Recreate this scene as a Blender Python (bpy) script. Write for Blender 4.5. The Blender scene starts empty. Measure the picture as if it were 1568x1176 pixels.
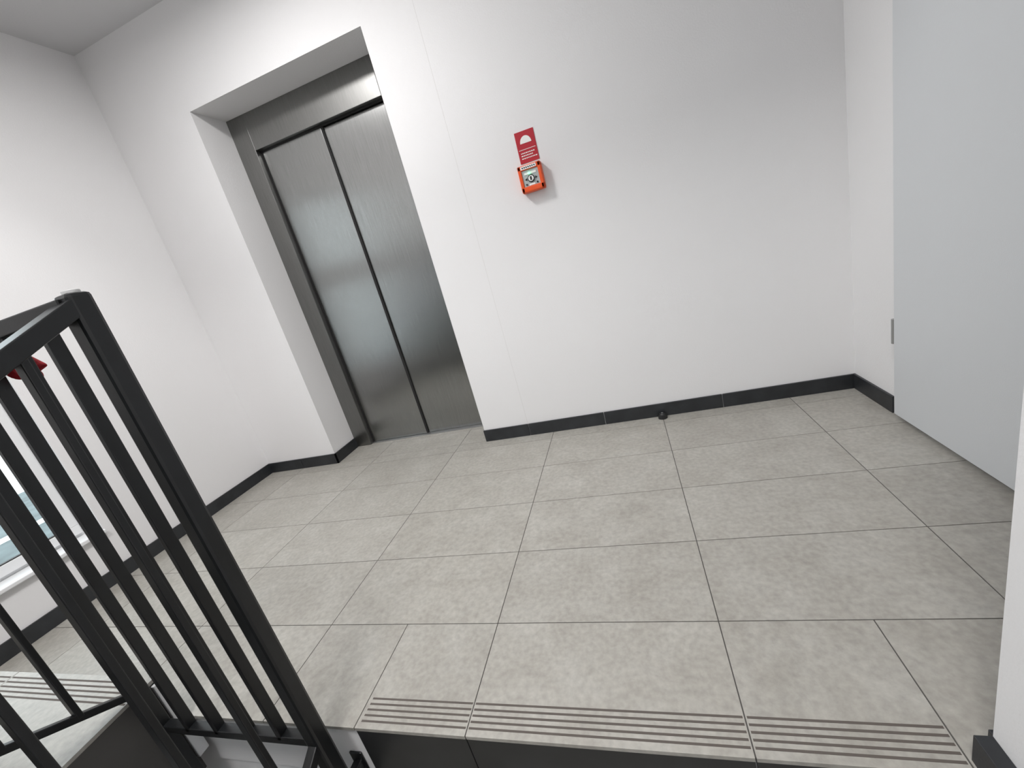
import bpy, bmesh, math, random
from mathutils import Matrix, Vector
random.seed(4)
S=bpy.context.scene
COL=S.collection
# ---------------------------------------------------------------- materials
def mat(name, col, rough=0.5, metal=0.0, noise=0.0, nscale=5.0, bump=0.0, bscale=200.0, spec=0.5, emit=None, es=0.0, coat=0.0, stretch=None):
    m=bpy.data.materials.new(name); m.use_nodes=True
    nt=m.node_tree; N=nt.nodes; L=nt.links
    b=N["Principled BSDF"]
    b.inputs["Base Color"].default_value=(*col,1); b.inputs["Roughness"].default_value=rough
    b.inputs["Metallic"].default_value=metal; b.inputs["Specular IOR Level"].default_value=spec
    b.inputs["Coat Weight"].default_value=coat
    if emit: b.inputs["Emission Color"].default_value=(*emit,1); b.inputs["Emission Strength"].default_value=es
    tc=N.new("ShaderNodeTexCoord"); mp=N.new("ShaderNodeMapping"); L.new(tc.outputs["Object"],mp.inputs[0])
    if stretch: mp.inputs["Scale"].default_value=stretch
    if noise>0:
        n=N.new("ShaderNodeTexNoise"); n.inputs["Scale"].default_value=nscale; n.inputs["Detail"].default_value=6
        L.new(mp.outputs[0],n.inputs["Vector"])
        r=N.new("ShaderNodeValToRGB"); r.color_ramp.elements[0].position=.3; r.color_ramp.elements[1].position=.7
        r.color_ramp.elements[0].color=(*[max(0,c*(1-noise)) for c in col],1)
        r.color_ramp.elements[1].color=(*[min(1,c*(1+noise)) for c in col],1)
        L.new(n.outputs["Fac"],r.inputs[0]); L.new(r.outputs[0],b.inputs["Base Color"])
    if bump>0:
        n2=N.new("ShaderNodeTexNoise"); n2.inputs["Scale"].default_value=bscale; n2.inputs["Detail"].default_value=4
        L.new(mp.outputs[0],n2.inputs["Vector"])
        bp=N.new("ShaderNodeBump"); bp.inputs["Strength"].default_value=bump; bp.inputs["Distance"].default_value=.002
        L.new(n2.outputs["Fac"],bp.inputs["Height"]); L.new(bp.outputs[0],b.inputs["Normal"])
    return m
M_wall=mat("plaster_white",(.80,.795,.80),.85,noise=.012,nscale=1.3,bump=.3,bscale=160,spec=.2)
M_ceil=mat("ceiling_paint",(.66,.66,.67),.9,bump=.2,bscale=120,spec=.2)
M_base=mat("skirting_tile",(.022,.024,.027),.42,noise=.25,nscale=14,bump=.1)
M_riser=mat("riser_tile",(.014,.015,.016),.5,noise=.3,nscale=9)
M_grout=mat("grout",(.085,.08,.075),.9)
M_plast=mat("shadowed_plaster",(.075,.072,.068),.9,noise=.06,nscale=6,bump=.2,bscale=100)  # shadow on the stair sides is darkened into this plaster colour
M_groove=mat("antislip_groove",(.10,.085,.075),.8)
M_black=mat("railing_black",(.008,.009,.010),.32,noise=.2,nscale=30,bump=.05,bscale=300)
M_doorw=mat("door_paint",(.64,.66,.68),.5,bump=.12,bscale=350)
M_steelp=mat("hinge_steel",(.42,.42,.42),.35,metal=.9)
M_cap=mat("cap_grey",(.62,.62,.62),.5)
M_dark=mat("dark_gap",(.01,.01,.01),.7)
M_orange=mat("alarm_orange",(.78,.085,.008),.35,noise=.05,nscale=20)
M_red=mat("sign_red",(.42,.004,.018),.4)
M_white=mat("label_white",(.85,.85,.83),.5)
M_grey=mat("alarm_grey",(.42,.46,.46),.4)
M_led=mat("led_green",(.1,.9,.3),.3,emit=(.15,1,.35),es=4)
M_cloth=mat("red_wool",(.25,.004,.010),.9,noise=.35,nscale=40,bump=.6,bscale=260)
M_pvc=mat("window_pvc",(.80,.81,.82),.35)
M_gasket=mat("window_gasket",(.02,.02,.02),.6)
M_rub=mat("rubber_black",(.012,.012,.013),.45)
M_lamp=mat("lamp_glass",(.9,.9,.9),.4,emit=(1,.98,.965),es=5)
M_out=mat("yard_paving",(.085,.105,.108),.8,noise=.4,nscale=2)
M_caulk=mat("wall_joint",(.66,.65,.64),.9)
# brushed steel
def steel(name,col,rough,aniso):
    m=mat(name,col,rough,metal=1.0)
    nt=m.node_tree; N=nt.nodes; L=nt.links; b=N["Principled BSDF"]
    tc=N.new("ShaderNodeTexCoord"); mp=N.new("ShaderNodeMapping"); mp.inputs["Scale"].default_value=(260,260,3)
    L.new(tc.outputs["Object"],mp.inputs[0])
    n=N.new("ShaderNodeTexNoise"); n.inputs["Scale"].default_value=3; n.inputs["Detail"].default_value=5
    L.new(mp.outputs[0],n.inputs["Vector"])
    r=N.new("ShaderNodeValToRGB"); r.color_ramp.elements[0].position=.3; r.color_ramp.elements[1].position=.7
    r.color_ramp.elements[0].color=(*[c*.85 for c in col],1); r.color_ramp.elements[1].color=(*[c*1.12 for c in col],1)
    L.new(n.outputs["Fac"],r.inputs[0]); L.new(r.outputs[0],b.inputs["Base Color"])
    if aniso:
        tg=N.new("ShaderNodeTangent"); tg.direction_type='RADIAL'; tg.axis='Z'
        b.inputs["Anisotropic"].default_value=aniso; L.new(tg.outputs[0],b.inputs["Tangent"])
    return m
M_steel=steel("brushed_steel_door",(.33,.335,.33),.27,.85)
M_steelf=steel("brushed_steel_frame",(.25,.25,.243),.36,.6)
# glass
M_glass=bpy.data.materials.new("window_glass"); M_glass.use_nodes=True
b=M_glass.node_tree.nodes["Principled BSDF"]; b.inputs["Transmission Weight"].default_value=1; b.inputs["Roughness"].default_value=0; b.inputs["IOR"].default_value=1.02; b.inputs["Base Color"].default_value=(.93,.98,.97,1)
# tile
def tile_mat():
    m=mat("floor_tile",(.4,.38,.35),.5); nt=m.node_tree; N=nt.nodes; L=nt.links; b=N["Principled BSDF"]
    tc=N.new("ShaderNodeTexCoord"); at=N.new("ShaderNodeAttribute"); at.attribute_name="tr"
    vm=N.new("ShaderNodeVectorMath"); vm.operation='SCALE'; vm.inputs[0].default_value=(37,53,71)
    L.new(at.outputs["Fac"],vm.inputs["Scale"])
    va=N.new("ShaderNodeVectorMath"); va.operation='ADD'; L.new(tc.outputs["Object"],va.inputs[0]); L.new(vm.outputs[0],va.inputs[1])
    n=N.new("ShaderNodeTexNoise"); n.inputs["Scale"].default_value=6.5; n.inputs["Detail"].default_value=12; n.inputs["Roughness"].default_value=.72; n.inputs["Distortion"].default_value=.35
    L.new(va.outputs[0],n.inputs["Vector"])
    r=N.new("ShaderNodeValToRGB"); e=r.color_ramp.elements; e[0].position=.26; e[0].color=(.295,.280,.250,1); e[1].position=.76; e[1].color=(.415,.405,.375,1)
    k=e.new(.5); k.color=(.350,.337,.306,1)
    L.new(n.outputs["Fac"],r.inputs[0])
    n2=N.new("ShaderNodeTexNoise"); n2.inputs["Scale"].default_value=65; n2.inputs["Detail"].default_value=8; L.new(va.outputs[0],n2.inputs["Vector"])
    mx=N.new("ShaderNodeMix"); mx.data_type='RGBA'; mx.blend_type='OVERLAY'; mx.inputs[0].default_value=.3
    L.new(r.outputs[0],mx.inputs[6]); L.new(n2.outputs["Fac"],mx.inputs[7])
    hs=N.new("ShaderNodeHueSaturation"); mr=N.new("ShaderNodeMapRange"); mr.inputs["To Min"].default_value=1.0; mr.inputs["To Max"].default_value=1.06
    L.new(at.outputs["Fac"],mr.inputs[0]); L.new(mr.outputs[0],hs.inputs["Value"]); L.new(mx.outputs[2],hs.inputs["Color"])
    L.new(hs.outputs[0],b.inputs["Base Color"])
    mr2=N.new("ShaderNodeMapRange"); mr2.inputs["To Min"].default_value=.34; mr2.inputs["To Max"].default_value=.48
    L.new(n.outputs["Fac"],mr2.inputs[0]); L.new(mr2.outputs[0],b.inputs["Roughness"])
    bp=N.new("ShaderNodeBump"); bp.inputs["Strength"].default_value=.12; bp.inputs["Distance"].default_value=.002
    L.new(n2.outputs["Fac"],bp.inputs["Height"]); L.new(bp.outputs[0],b.inputs["Normal"])
    return m
M_tile=tile_mat()
# ---------------------------------------------------------------- mesh builder
class MB:
    def __init__(s,name,mats,parent=None,loc=None):
        s.bm=bmesh.new(); s.name=name; s.mats=mats; s.parent=parent
        s.tr=s.bm.faces.layers.float.new("tr")
    def box(s,x0,x1,y0,y1,z0,z1,mi=0,tr=0.0,rot=None):
        vs=[s.bm.verts.new((x,y,z)) for x in (x0,x1) for y in (y0,y1) for z in (z0,z1)]
        if rot is not None:
            for v in vs: v.co=rot@v.co
        for f in ((0,1,3,2),(4,6,7,5),(0,4,5,1),(2,3,7,6),(0,2,6,4),(1,5,7,3)):
            fc=s.bm.faces.new([vs[i] for i in f]); fc.material_index=mi; fc[s.tr]=tr
        return vs
    def prism(s,pts,axis,a,b,mi=0):
        def P(p,t):
            if axis==0: return (t,p[0],p[1])
            if axis==1: return (p[0],t,p[1])
            return (p[0],p[1],t)
        A=[s.bm.verts.new(P(p,a)) for p in pts]; B=[s.bm.verts.new(P(p,b)) for p in pts]
        n=len(pts)
        s.bm.faces.new(A).material_index=mi; s.bm.faces.new(B[::-1]).material_index=mi
        for i in range(n):
            s.bm.faces.new([A[i],B[i],B[(i+1)%n],A[(i+1)%n]]).material_index=mi
    def cyl(s,c,r,d,axis=2,mi=0,seg=28,r2=None):
        R={2:Matrix.Identity(3),0:Matrix.Rotation(math.pi/2,3,'Y'),1:Matrix.Rotation(math.pi/2,3,'X')}[axis].to_4x4()
        g=bmesh.ops.create_cone(s.bm,cap_ends=True,segments=seg,radius1=r,radius2=r if r2 is None else r2,depth=d,matrix=Matrix.Translation(c)@R)
        for v in g["verts"]:
            for f in v.link_faces: f.material_index=mi
    def done(s,bevel=0,smooth=False,seg=2):
        bmesh.ops.recalc_face_normals(s.bm,faces=s.bm.faces)
        me=bpy.data.meshes.new(s.name); s.bm.to_mesh(me); s.bm.free()
        for m in s.mats: me.materials.append(m)
        o=bpy.data.objects.new(s.name,me); COL.objects.link(o)
        if s.parent: o.parent=s.parent
        if bevel:
            md=o.modifiers.new("bev","BEVEL"); md.width=bevel; md.segments=seg; md.limit_method='ANGLE'
        if smooth:
            for p in me.polygons: p.use_smooth=True
        return o
def empty(name):
    o=bpy.data.objects.new(name,None); COL.objects.link(o); return o
# ---------------------------------------------------------------- dimensions
XL,XR=-2.096,1.48
NL,NR,NT=-1.515,-.415,2.166
HC=2.633; HT=4.35
YE=-1.597       # landing edge
YB=-5.3
XW=.961; YW=-1.572   # corner of stair wall
SX0,SX1=-.305,XW-.002
AX1=-.88
# ---------------------------------------------------------------- walls
w=MB("wall_back",[M_wall,M_caulk])
w.box(XL-.3,NL,0,.42,-.1,HC+.2); w.box(NR,XR+.3,0,.42,-.1,HC+.2); w.box(NL,NR,0,.42,NT,HC+.2)
w.box(-.1405,-.1392,-.0004,.002,.07,HC,1)
w.done()
w=MB("wall_niche",[M_dark]); w.box(NL,NR,.36,.42,-.1,NT); w.done()
WY0,WY1,WZ0,WZ1=-1.76,-.97,.25,2.1
w=MB("wall_left",[M_wall])
w.box(XL-.3,XL,YB-.2,WY0,-1.9,HT); w.box(XL-.3,XL,WY1,.0,-1.9,HT); w.box(XL-.3,XL,WY0,WY1,-1.9,WZ0); w.box(XL-.3,XL,WY0,WY1,WZ1,HT)
w.done()
w=MB("wall_right",[M_wall]); w.box(XR,XR+.3,-1.95,0,-.1,HC+.2); w.done()
w=MB("wall_stair",[M_wall]); w.box(XW,XR,YB,YW,-1.9,HT); w.done()
RX0,RX1,RZ0,RZ1=-1.9,.75,.80,1.38  # opening for the added rear window
w=MB("wall_rear",[M_wall]); 
w.box(XL,RX0,YB-.2,YB,-1.9,HT); w.box(RX1,XR,YB-.2,YB,-1.9,HT); w.box(RX0,RX1,YB-.2,YB,-1.9,RZ0); w.box(RX0,RX1,YB-.2,YB,RZ1,HT); w.done()
w=MB("light_block_upper",[M_wall]); w.box(XL,XW,YE,YE+.2,HC,HT); w.done()  # unseen panel added to keep sky light from leaking in
w=MB("wall_lower",[M_wall]); w.box(XL,XW,YE+.02,YE+.2,-1.9,-.20); w.done()
w=MB("ceiling",[M_ceil]); w.box(XL-.3,XR+.3,YE+.2,.42,HC,HC+.2); w.box(XL-.3,XR+.3,YB-.2,YE+.2,HT,HT+.2); w.done()
# ---------------------------------------------------------------- floor tiles
G=.0014
def tiles(mb,xs,ys,z0,z1,mi=0):
    for i in range(len(xs)-1):
        for j in range(len(ys)-1):
            mb.box(xs[i]+G,xs[i+1]-G,ys[j]+G,ys[j+1]-G,z0,z1,mi,random.random())
f=MB("floor",[M_tile,M_grout,M_wall,M_groove])
cols=[XL,-1.8,-1.2,-.6,0,.6,1.2,XR]
rows=[-1.294,-.9935,-.693,-.3925,-.092,0]
tiles(f,cols,rows,-.010,0)
tiles(f,[NL,-1.2,-.6,NR],[0,.2085,.36],-.010,0)
tiles(f,[XL,-1.8,-1.2,-.6,SX0,0,.6,.93,1.2,XR],[YE,-1.294],-.010,0)
f.box(XL,XR,YE+.004,0,-.0105,-.0015,1); f.box(NL,NR,0,.36,-.03,-.0015,1)
f.box(XL,XR,YE+.012,.4,-.2,-.0105,2)
for k in range(5):
    y=-1.578+k*.0138
    for a,b_ in ((SX0+.012,-.004),(.004,.596),(.604,.926)):
        f.box(a,b_,y-.0023,y+.0023,-.002,.0006,3)
f.done()
w=MB("floor_lower",[M_tile]); w.box(XL,XW,YB,YE,-1.9,-1.70); w.done()
# ---------------------------------------------------------------- stairs
RISE,GO=.17,.28
st=MB("staircase",[M_tile,M_riser,M_plast,M_groove,M_grout])
x0,x1=SX0,SX1
xs=[x0,0,.6,x1]
for i in range(0,10):
    zt=-RISE*(i+1); yf=YE-GO*(i+1); yb=YE-GO*i
    for a,c in zip(xs[:-1],xs[1:]): # riser tiles at yb
        st.box(a+G,c-G,yb+.003,yb+.011,zt,zt+RISE-.0105,1)
    if i<9:
        tiles(st,xs,[yf,yb+.003],zt-.010,zt)
        for k in range(5):
            y=yf+.019+k*.0138
            for a,c in zip(xs[:-1],xs[1:]): st.box(a+.006,c-.006,y-.0023,y+.0023,zt-.002,zt+.0006,3)
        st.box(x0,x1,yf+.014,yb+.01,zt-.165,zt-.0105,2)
st.done()
st=MB("staircase",[M_tile,M_riser,M_plast,M_groove,M_grout])
xs=[XL+.002,-1.5,AX1]
for i in range(10):
    zt=RISE*(i+1); yb=YE-.012-GO*i; yf=yb-GO
    if i<9: tiles(st,xs,[yf-.0,yb],zt-.010,zt)
    else: tiles(st,[XL+.002,-1.5,-.9,-.3,.3,XW-.002],[YB+.002,-4.9,-4.5,yb],zt-.01,zt)
    for a,c in zip(xs[:-1],xs[1:]): st.box(a+G,c-G,yb-.014,yb-.004,zt-RISE,zt-.0105,1)
    for k in range(5):
        y=yb-.019-k*.0138
        for a,c in zip(xs[:-1],xs[1:]): st.box(a+.006,c-.006,y-.0023,y+.0023,zt-.002,zt+.0006,3)
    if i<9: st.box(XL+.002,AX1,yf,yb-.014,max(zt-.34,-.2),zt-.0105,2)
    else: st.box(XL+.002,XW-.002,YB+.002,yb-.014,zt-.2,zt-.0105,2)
st.done()
t=MB("trim_1",[M_pvc]); t.box(AX1+.001,AX1+.012,YE-.032,YE-.001,-.12,.158); t.done(.002)
# ---------------------------------------------------------------- baseboards
BH,BT=.072,.010
def bb(name,segs):
    m=MB(name,[M_base,M_caulk])
    for s_ in segs: m.box(*s_,0)
    return m.done(.0012)
bb("baseboard_back",[(XL+BT,-1.8-.001,-BT,0,0,BH),(-1.8+.001,NL+BT,-BT,0,0,BH),
   (NR-.004,-.14,-BT,0,0,BH),(-.137,.298,-BT,0,0,BH),(.301,.90,-BT,0,0,BH),(.903,XR-BT,-BT,0,0,BH)])
bb("baseboard_niche",[(NL,NL+BT,-BT,.232,0,BH),(NR-BT*.4,NR,0,.232,0,BH)])
bb("baseboard_left",[(XL,XL+BT,-.6+.001,-BT*0,0,BH),(XL,XL+BT,-1.2+.001,-.6-.001,0,BH),(XL,XL+BT,YE,-1.2-.001,0,BH)])
bb("baseboard_right",[(XR-BT,XR,-.305,0,0,BH)])
bb("baseboard_stair",[(XW-.026,XW,YE-.05,YW,-.02,.06),(XW,1.35,YW,YW+.01,0,.06)])
# ---------------------------------------------------------------- elevator
E=empty("elevator")
FY,DY=.228,.268
ox0,ox1,oz=-1.392,-.515,1.972
m=MB("frame",[M_steelf],E)
m.box(NL,ox0,FY,.35,0,NT); m.box(ox1,NR,FY,.35,0,NT); m.box(ox0,ox1,FY,.35,oz,NT)
m.done(.002)
m=MB("door_panel_left",[M_steel],E); m.box(ox0-.02,-.952,DY,DY+.03,.006,oz+.01); m.done(.002)
m=MB("door_panel_right",[M_steel],E); m.box(-.944+.004,ox1+.02,DY+.012,DY+.042,.006,oz+.01); m.done(.002)
m=MB("door_gap",[M_dark],E); m.box(ox0-.02,ox1+.02,DY+.043,DY+.05,0,oz+.01)
m.box(ox0,ox0+.010,DY-.004,DY,.006,oz); m.box(ox0,ox1,DY-.006,DY,oz-.008,oz); m.box(-.953,-.939,DY+.002,DY+.011,.006,oz); m.done()
m=MB("sill",[M_steelp],E); m.box(ox0,ox1,FY+.015,DY+.05,0,.005); m.done(.001)
# ---------------------------------------------------------------- fire alarm
A=empty("fire_alarm_call_point")
ax0,ax1,az0,az1,ay=.148,.262,1.256,1.376,-.046
m=MB("housing",[M_orange],A)
m.box(ax0,ax1,ay+.014,0,az0,az1); m.done(.008,seg=4)
m=MB("front_rim",[M_orange],A)
r=.018
m.box(ax0+.002,ax0+r,ay,ay+.02,az0+.002,az1-.002); m.box(ax1-r,ax1-.002,ay,ay+.02,az0+.002,az1-.002)
m.box(ax0+.002,ax1-.002,ay,ay+.02,az0+.002,az0+r+.008); m.box(ax0+.002,ax1-.002,ay,ay+.02,az1-r-.006,az1-.002); m.done(.004,seg=3)
m=MB("window_plate",[M_grey],A); m.box(ax0+r-.002,ax1-r+.002,ay+.006,ay+.016,az0+r,az1-r); m.done(.002)
m=MB("label",[M_white,M_dark],A); m.box(ax0+.018,ax1-.022,ay-.0012,ay+.002,az1-.020,az1-.006)
for k in range(7): m.box(ax0+.024+k*.0095,ax0+.030+k*.0095,ay-.0016,ay,az1-.016,az1-.010,1)
m.done()
m=MB("button",[M_white,M_dark,M_red],A); cx,cz=(ax0+ax1)/2,(az0+az1)/2-.004
m.cyl((cx,ay+.004,cz),.0165,.008,1,1); m.cyl((cx,ay+.001,cz),.0125,.008,1,0)
for dx in(-1,1):
    m.prism([(cx+dx*.03,cz),(cx+dx*.02,cz+.006),(cx+dx*.02,cz-.006)],1,ay+.004,ay+.006,1)
    m.cyl((cx+dx*.026,ay+.005,cz-.022),.004,.004,1,1)
m.box(cx-.028,cx+.028,ay+.004,ay+.006,cz+.020,cz+.029,0); m.box(cx-.014,cx+.014,ay+.004,ay+.006,cz-.029,cz-.021,0)
m.box(cx-.004,cx+.004,ay-.0045,ay-.003,cz-.008,cz+.008,1)
m.done()
m=MB("status_led",[M_led],A); m.cyl((cx-.004,ay+.002,cz+.024),.0045,.008,1,0); m.done()
Sg=empty("alarm_sign")
m=MB("plate",[M_red],Sg); sx0,sx1,sz0,sz1=.166,.258,1.388,1.522; m.box(sx0,sx1,-.003,0,sz0,sz1); m.done(.0008)
m=MB("symbol",[M_white],Sg)
pts=[(.212+.027*math.cos(t_),1.470+.031*math.sin(t_)) for t_ in [math.pi*i/20 for i in range(21)]]
m.prism(pts,1,-.0042,-.0028)
m.box(sx0+.006,sx1-.006,-.0042,-.0028,1.4435,1.4455)
for z_,L_ in ((1.430,.062),(1.419,.056),(1.4075,.068)):
    x=sx0+.012
    while x<sx0+.012+L_:
        wd=random.uniform(.004,.009); m.box(x,x+wd,-.0042,-.0028,z_-.0022,z_+.0022); x+=wd+.0022
m.done()
# ---------------------------------------------------------------- door on the right
D=empty("door_1")
dy0,dy1=-1.33,-.352
m=MB("leaf",[M_doorw],D); m.box(XR-.028,XR-.004,dy0,dy1,.022,2.06); m.done(.0015)
m=MB("frame",[M_doorw],D); m.box(XR-.004,XR,dy0-.02,dy1+.02,.0,2.09); m.done()
m=MB("hinges",[M_steelp],D)
for z_ in (.36,1.72): m.cyl((XR-.022,dy1+.009,z_),.009,.095,2,0); m.box(XR-.024,XR-.006,dy1-.0,dy1+.008,z_-.04,z_+.04)
m.done()
m=MB("handle",[M_steelp],D); m.cyl((XR-.034,dy0+.07,1.05),.025,.01,0,0); m.cyl((XR-.055,dy0+.07,1.05),.009,.05,0,0); m.box(XR-.087,XR-.07,dy0+.06,dy0+.2,1.041,1.059); m.done(.003)
# ---------------------------------------------------------------- door stop
m=MB("door_stop",[M_rub,M_steelp]); m.cyl((.60,-.032,.012),.024,.024,2,0,r2=.021); m.cyl((.60,-.032,.026),.018,.006,2,0,r2=.012); m.cyl((.60,-.032,.030),.006,.003,2,1); m.done(.0015)
# ---------------------------------------------------------------- windows
def window_x(name):
    Wn=empty(name)
    fx0,fx1=XL-.16,XL-.095
    m=MB("frame",[M_pvc],Wn)
    for a,b_,c,d in ((WY0,WY1,WZ0,WZ0+.05),(WY0,WY1,WZ1-.05,WZ1),(WY0,WY0+.05,WZ0+.05,WZ1-.05),(WY1-.05,WY1,WZ0+.05,WZ1-.05),(WY0+.05,WY1-.05,1.22,1.36)): m.box(fx0,fx1,a,b_,c,d)  # the transom is added to break up the reflection in the lift doors
    m.done(.003)
    m=MB("sash",[M_pvc,M_gasket],Wn)
    q=.045
    a0,a1=WY0+.035,WY1-.035
    for c0,c1 in ((WZ0+.035,1.235),(1.345,WZ1-.035)):
        for a,b_,c,d in ((a0,a1,c0,c0+q),(a0,a1,c1-q,c1),(a0,a0+q,c0+q,c1-q),(a1-q,a1,c0+q,c1-q)): m.box(fx1-.02,fx1+.015,a,b_,c,d)
        q2=q+.005
        for a,b_,c,d in ((a0+q,a1-q,c0+q,c0+q2),(a0+q,a0+q2,c0+q,c1-q),(a1-q2,a1-q,c0+q,c1-q)): m.box(fx1-.01,fx1+.012,a,b_,c,d,1)
    m.done(.002)
    m=MB("pane",[M_glass],Wn); m.box(fx1-.004,fx1,a0+.04,a1-.04,WZ0+.07,1.20); m.box(fx1-.004,fx1,a0+.04,a1-.04,1.38,WZ1-.07); m.done()
    m=MB("sill_board",[M_pvc],Wn); m.box(fx1,XL+.02,WY0+.001,WY1-.001,WZ0+.0005,WZ0+.02); m.done(.004)
window_x("window_1")
Wn=empty("added_reflect_window")  # unseen rear window, added for a bright lift-door reflection and extra light
m=MB("frame",[M_pvc],Wn)
mid=(RX0+RX1)/2
for a,b_,c,d in ((RX0,RX1,RZ0,RZ0+.06),(RX0,RX1,RZ1-.06,RZ1),(RX0,RX0+.06,RZ0,RZ1),(RX1-.06,RX1,RZ0,RZ1),(mid-.04,mid+.04,RZ0,RZ1)): m.box(a,b_,YB-.15,YB-.08,c,d)
m.done(.003)
m=MB("pane",[M_glass],Wn); m.box(RX0+.05,RX1-.05,YB-.12,YB-.116,RZ0+.05,RZ1-.05); m.done()
# yard outside
m=MB("yard_ground",[M_out]); m.box(-14,XL-.31,-12,7,-1.3,-1.2); m.done()
m=MB("yard_kerb",[M_white])
for i in range(4): m.box(-3.6-i*2.1,-3.5-i*2.1,-9,7,-1.2,-1.14)
m.done()
# ---------------------------------------------------------------- railing
R_=empty("stair_railing")
PX,PY,ZT,ZB=-.352,-1.650,1.113,.045
def railpart(name,segs,bev=.002):
    m=MB(name,[M_black,M_cap],R_)
    for s_ in segs: m.box(*s_)
    return m.done(bev)
def beam(mb,p,q,wd,ht,mi=0):
    p=Vector(p); q=Vector(q); d=(q-p); L_=d.length; d.normalize()
    side=d.cross(Vector((0,0,1))).normalized(); up=side.cross(d)
    vs=[]
    for t_ in (p,q):
        for a,b_ in ((-1,-1),(1,-1),(1,1),(-1,1)):
            vs.append(mb.bm.verts.new(t_+side*a*wd/2+up*b_*ht/2))
    for fcs in ((0,1,2,3),(7,6,5,4),(0,4,5,1),(1,5,6,2),(2,6,7,3),(3,7,4,0)):
        mb.bm.faces.new([vs[i] for i in fcs]).material_index=mi
railpart("post",[(PX-.019,PX+.019,PY-.019,PY+.019,-.30,ZT+.006)],.007)
railpart("post_bracket",[(PX-.012,PX+.012,PY,YE+.015,-.16,-.13),(PX-.019,PX+.019,YE+.006,YE+.012,-.185,-.105)],.003)
m=MB("post_cap",[M_cap,M_dark],R_); m.cyl((PX+.002,PY,ZT+.008),.0125,.006,2,0); m.cyl((PX+.002,PY,ZT+.0105),.0045,.003,2,1); m.done(.001)
AX=-.868
railpart("guard_rails",[(AX,PX,PY-.024,PY+.020,ZT-.026,ZT),(AX,PX,PY-.012,PY+.012,ZB-.012,ZB+.012)])
n=5; railpart("guard_bars",[(x-.007,x+.007,PY-.012,PY+.012,ZB,ZT-.02) for x in [PX+(AX-PX)*i/n for i in range(1,n)]])
railpart("post_inner",[(AX-.013,AX+.013,PY-.018,PY+.012,-.25,ZT+.006)],.003)
sl=RISE/GO
m=MB("descending_rails",[M_black],R_)
yq=PY-2.5; k_=.86
beam(m,(PX-.004,PY,ZT-.012),(PX-.004,yq,ZT-.012-2.5*sl*k_),.044,.028); beam(m,(PX,PY-.0,ZB),(PX,yq,ZB-2.5*sl),.024,.024); m.done(.002)
y=PY-.105; segs=[]
while y>yq:
    dz=(PY-y)*sl; segs.append((PX-.010,PX+.010,y-.006,y+.006,ZB-dz,ZT-dz*k_-.02)); y-=.105
railpart("descending_bars",segs)
m=MB("ascending_rails",[M_black],R_)
beam(m,(AX,PY,ZT-.012),(AX,yq,ZT-.012+2.5*sl),.036,.026); beam(m,(AX,PY,ZB+.13),(AX,yq,ZB+.13+2.5*sl),.018,.018); m.done(.002)
y=PY-.11; segs=[]
while y>yq:
    dz=(PY-y)*sl; segs.append((AX-.010,AX+.010,y-.006,y+.006,ZB+.13+dz,ZT+dz-.02)); y-=.11
railpart("ascending_bars",segs)
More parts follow.
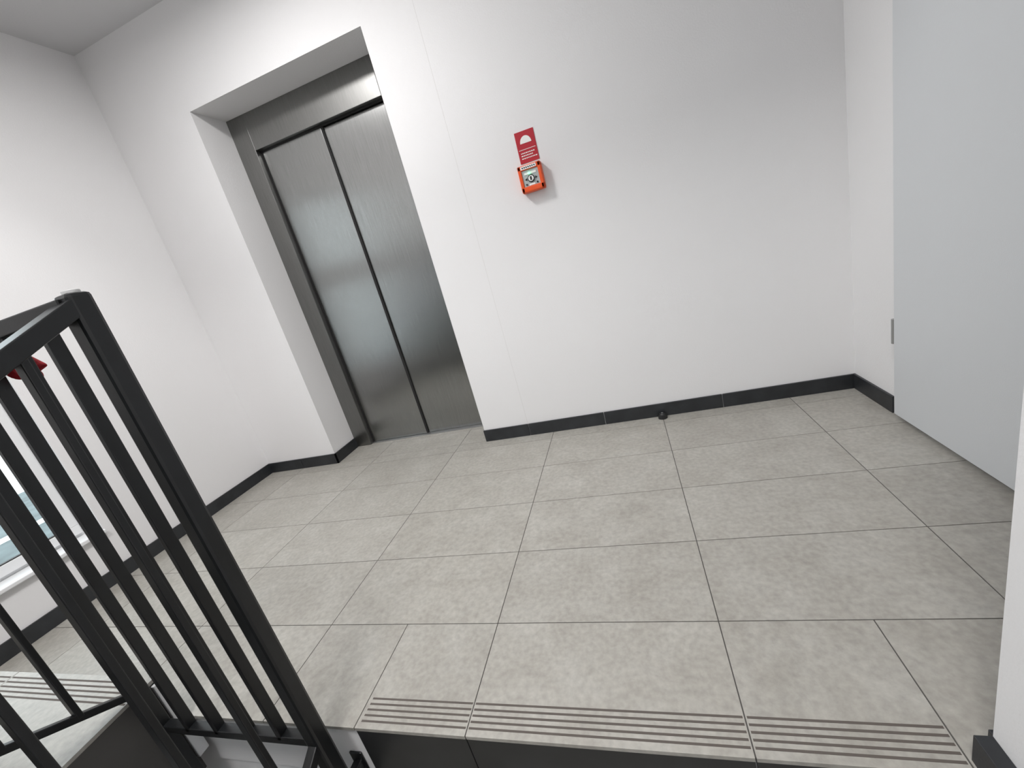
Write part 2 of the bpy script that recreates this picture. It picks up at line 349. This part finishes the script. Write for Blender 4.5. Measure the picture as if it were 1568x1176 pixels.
# ---------------------------------------------------------------- red scarf draped on the guard rail
bm=bmesh.new()
nu,nv=14,26
grid=[]
for i in range(nu+1):
    row=[]
    u=i/nu
    for j in range(nv+1):
        v=j/nv
        s_=(v-.30)*.20
        x=-.768+.112*u
        fold=.006*math.sin(u*17+v*3)
        if abs(s_)<.03:
            th=s_/.03*math.pi/2; yy=PY-.002+.030*math.sin(th); zz=ZT+.008+.018*math.cos(th)-.006
        else:
            sg=1 if s_>0 else -1
            yy=PY-.002+sg*.030+fold*sg; zz=ZT-(abs(s_)-.03)
        if s_>0.03: x+= (s_-.03)*.8
        row.append(bm.verts.new((x,yy,zz+.003*math.sin(u*9)+(.022*(2*u-1)**2*max(0,v-.6)/.4))))
    grid.append(row)
for i in range(nu):
    for j in range(nv): bm.faces.new((grid[i][j],grid[i+1][j],grid[i+1][j+1],grid[i][j+1])).smooth=True
me=bpy.data.meshes.new("red_scarf"); bm.to_mesh(me); bm.free(); me.materials.append(M_cloth)
o=bpy.data.objects.new("red_scarf",me); COL.objects.link(o)
md=o.modifiers.new("s","SOLIDIFY"); md.thickness=.008; md.offset=1
md=o.modifiers.new("ss","SUBSURF"); md.levels=1; md.render_levels=1
# ---------------------------------------------------------------- lamps
def lamp(x,y,z,pw,size,rs=1.0):
    P=empty("ceiling_or_fill_lamp")
    m=MB("shade",[M_lamp,M_pvc],P); m.cyl((x,y,z-.045),.17*rs,.05,2,0,48,r2=.185*rs); m.cyl((x,y,z-.01),.19*rs,.02,2,1,48); m.done(.006)
    l=bpy.data.lights.new("bulb","AREA"); l.shape='DISK'; l.size=size; l.energy=pw; l.color=(1,.98,.97)
    lo=bpy.data.objects.new("bulb",l); lo.location=(x,y,z-.08); COL.objects.link(lo); lo.parent=P
lamp(-.70,-1.0,HC,26,.36)
lamp(-.0,-3.3,HT,88,.95,2.6)  # added fill lamp over the stairs, behind the camera
# daylight
wd=bpy.data.worlds.new("sky"); S.world=wd; wd.use_nodes=True
bg=wd.node_tree.nodes["Background"]; bg.inputs[0].default_value=(.88,.95,1,1); bg.inputs[1].default_value=3.5
# ---------------------------------------------------------------- camera
Rm=[[0.9414,0.21944,-0.25616],[-0.17421,-0.33398,-0.92634],[-0.28883,0.91668,-0.27618]]
cd=bpy.data.cameras.new("camera"); co=bpy.data.objects.new("camera",cd); COL.objects.link(co)
X=Vector(Rm[0]);Y=-Vector(Rm[1]);Z=-Vector(Rm[2])
M=Matrix((X,Y,Z)).transposed().to_4x4(); M.translation=Vector((.51832,-2.1799,.98343))
co.matrix_world=M; cd.sensor_fit='HORIZONTAL'; cd.sensor_width=36; cd.lens=640.695/1568*36; cd.clip_start=.01
S.camera=co
S.view_settings.view_transform='Standard'; S.view_settings.exposure=0
